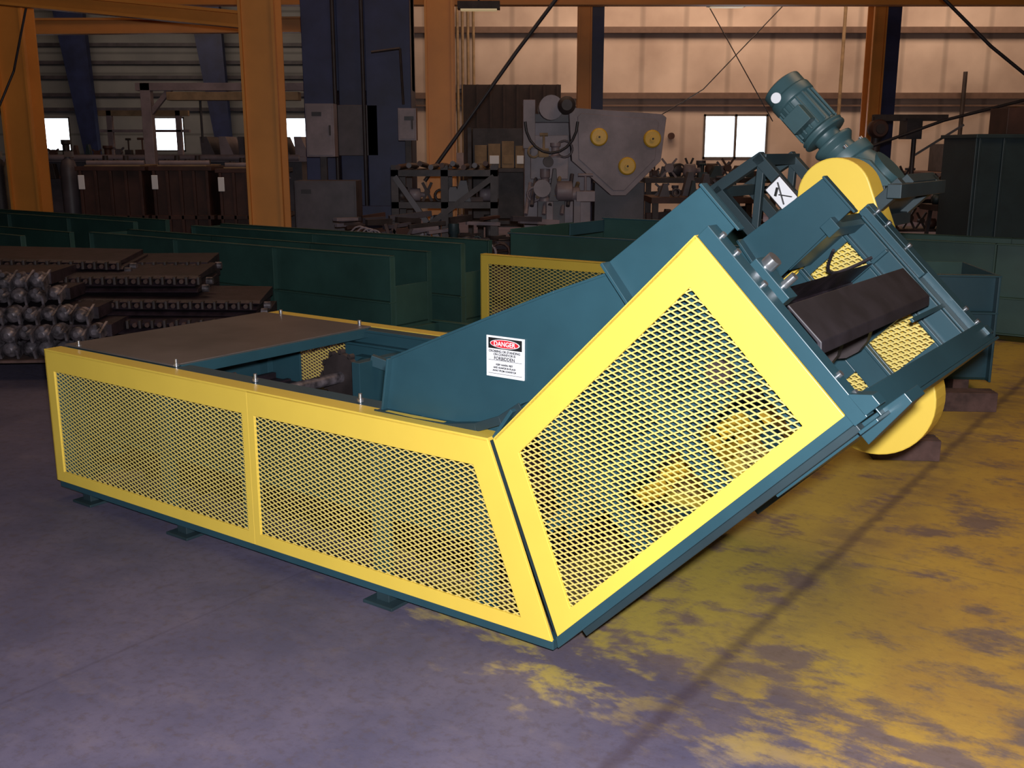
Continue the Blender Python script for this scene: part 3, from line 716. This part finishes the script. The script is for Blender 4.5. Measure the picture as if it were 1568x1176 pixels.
k.box(1.0,1.6,12.65,13.0,.12,1.2,GREYD)
k.done('forming_machine',None,.008)
def bench(nm,x0,x1,y,h,top):
    k=MB(); k.box(x0,x1,y,y+.9,h-.08,h,top)
    for x in (x0+.06,(x0+x1)/2,x1-.06):
        for yy in (y+.06,y+.84): k.box(x-.04,x+.04,yy-.04,yy+.04,0,h-.08,DARKST)
    k.box(x0,x1,y+.1,y+.8,.3,.34,DARKST); k.beam((x0,y+.5,h-.3),(x1,y+.5,h-.2),.1,.12,top)
    n=int((x1-x0)/.2)
    parts(k,x0+.1,x1-.1,y+.3,h,n,.3,(GREYD,DARKST,BROWN,TEALD,GREYM)); parts(k,x0+.1,x1-.1,y+.6,h,n,.35,(GREYD,DARKST,BROWN)); parts(k,x0+.1,x1-.1,y+.3,.34,n,.4,(DARKST,BROWN,GREYD))
    k.done(nm)
bench('workbench',2.1,4.2,16.5,1.15,DARKST)
bench('workbench',1.9,3.3,14.2,.95,BROWN)
bench('workbench',5.4,9.2,16.5,1.0,DARKST)
bench('workbench',-.6,1.0,17.5,1.1,DARKST)
bench('workbench',8.5,12.5,19,1.2,BROWN)
k=MB(); x=4.75;y=13.8
k.box(x-.3,x+.3,y-.3,y+.3,0,.08,DARKST); k.cyl((x,y,.08),(x,y,2.0),.06,DARKST); k.box(x-.25,x+.35,y-.2,y+.2,.95,1.02,DARKST)
k.lathe((x,y-.15,1.85),(x,y+.05,1.85),[(0,.1),(.2,.12),(.8,.12),(1,.1)],BROWN); k.cyl((x,y-.17,1.85),(x,y-.15,1.85),.06,DARKST); k.box(x-.05,x+.9,y-.06,y+.06,1.95,2.03,DARKST)
k.box(x+.35,x+.55,y-.12,y+.15,1.72,1.98,BLACK); k.cyl((x+.5,y,1.1),(x+.5,y,1.75),.03,DARKST); k.beam((x+.5,y,1.5),(x+1.05,y-.2,1.9),.03,.03,DARKST)
parts(k,x-.2,x+.3,y,1.02,3,.5)
k.done('radial_drill')
k=MB(); x=5.65;y=12.8
k.box(x-.45,x+.45,y,y+.5,.85,.92,DARKST)
for a,b in ((-.4,.05),(.4,.05),(-.4,.45),(.4,.45)): k.beam((x+a,y+b,0),(x+a*.8,y+b,.86),.04,.04,DARKST)
k.cyl((x+.25,y+.2,.92),(x+.25,y+.2,1.35),.09,BLACK); k.cyl((x+.25,y+.2,1.35),(x+.25,y+.2,1.6),.012,BOLT,8); k.beam((x-.2,y+.2,1.2),(x+.1,y+.2,1.75),.02,.02,BLACK)
parts(k,x-.4,x+.15,y+.25,.92,4,.4); k.done('welding_table')
k=MB(); k.box(4.62,7.2,10.5,11.3,0,1.72,TEALD); k.box(4.60,7.2,10.47,10.5,0,1.72,TEALD)
for x in (4.62,4.86,5.6): k.box(x,x+.03,10.44,10.47,0,1.72,TEALD)
k.box(4.58,7.22,10.42,11.3,1.70,1.74,TEALD); k.box(4.95,5.45,10.6,11,1.74,2.0,BROWN); k.cyl((5.2,10.5,1.74),(5.2,10.5,1.8),.08,DARKST); k.done('steel_locker',None,.006)
k=MB(); k.box(9,13,22,24.5,0,1.1,BROWN); k.box(9.5,11,22.2,24,1.1,1.7,DARKST); 
for i in range(8): k.box(9+i*.5,9.06+i*.5,21.95,22,0,1.1,DARKST)
k.done('crate_stack',None,.01)

# ================================================================= lights
def area(nm,loc,size,e,col,tgt=None):
    l=bpy.data.lights.new(nm,'AREA'); l.energy=e; l.color=col; l.shape='RECTANGLE'; l.size=size[0]; l.size_y=size[1]
    o=bpy.data.objects.new(nm,l); scn.collection.objects.link(o); o.location=loc
    if tgt: o.rotation_euler=(Vector(tgt)-Vector(loc)).to_track_quat('-Z','Y').to_euler()
    return o
fl=bpy.data.lights.new('camera_flash','SPOT'); fl.energy=900; fl.color=(0.95,0.95,1.0); fl.shadow_soft_size=.04; fl.spot_size=math.radians(100); fl.spot_blend=.5
fo=bpy.data.objects.new('camera_flash',fl); scn.collection.objects.link(fo); fo.location=(.03,-.02,1.72); fo.rotation_euler=(math.radians(78),0,0)
SOD=(1.0,.64,.36)
area('bay_lamp_right',(8,23,7.6),(12,2),520,(1,.68,.45),(8,26,3))
area('bay_lamp_mid',(1,22,7.6),(6,2),240,(1,.68,.45),(1,26,3))
area('bay_lamp_left',(-10,31,7.6),(10,4),300,(1,.78,.6),(-10,38,2))
area('bay_lamp_near',(4.2,5,7.6),(4,4),190,SOD)
area('bay_lamp_back',(-2,13,7.6),(10,4),170,(1,.64,.42))
w=bpy.data.worlds.new('World'); scn.world=w; w.use_nodes=True; w.node_tree.nodes['Background'].inputs[0].default_value=(.5,.45,.6,1); w.node_tree.nodes['Background'].inputs[1].default_value=.05

cam=bpy.data.cameras.new('camera'); cam.lens=36.14; cam.sensor_width=36; cam.clip_end=200
co=bpy.data.objects.new('camera',cam); scn.collection.objects.link(co); co.location=(0,0,1.6); co.rotation_euler=(math.radians(90-12.9),0,0)
scn.camera=co
scn.view_settings.view_transform='Standard'; scn.view_settings.look='None'
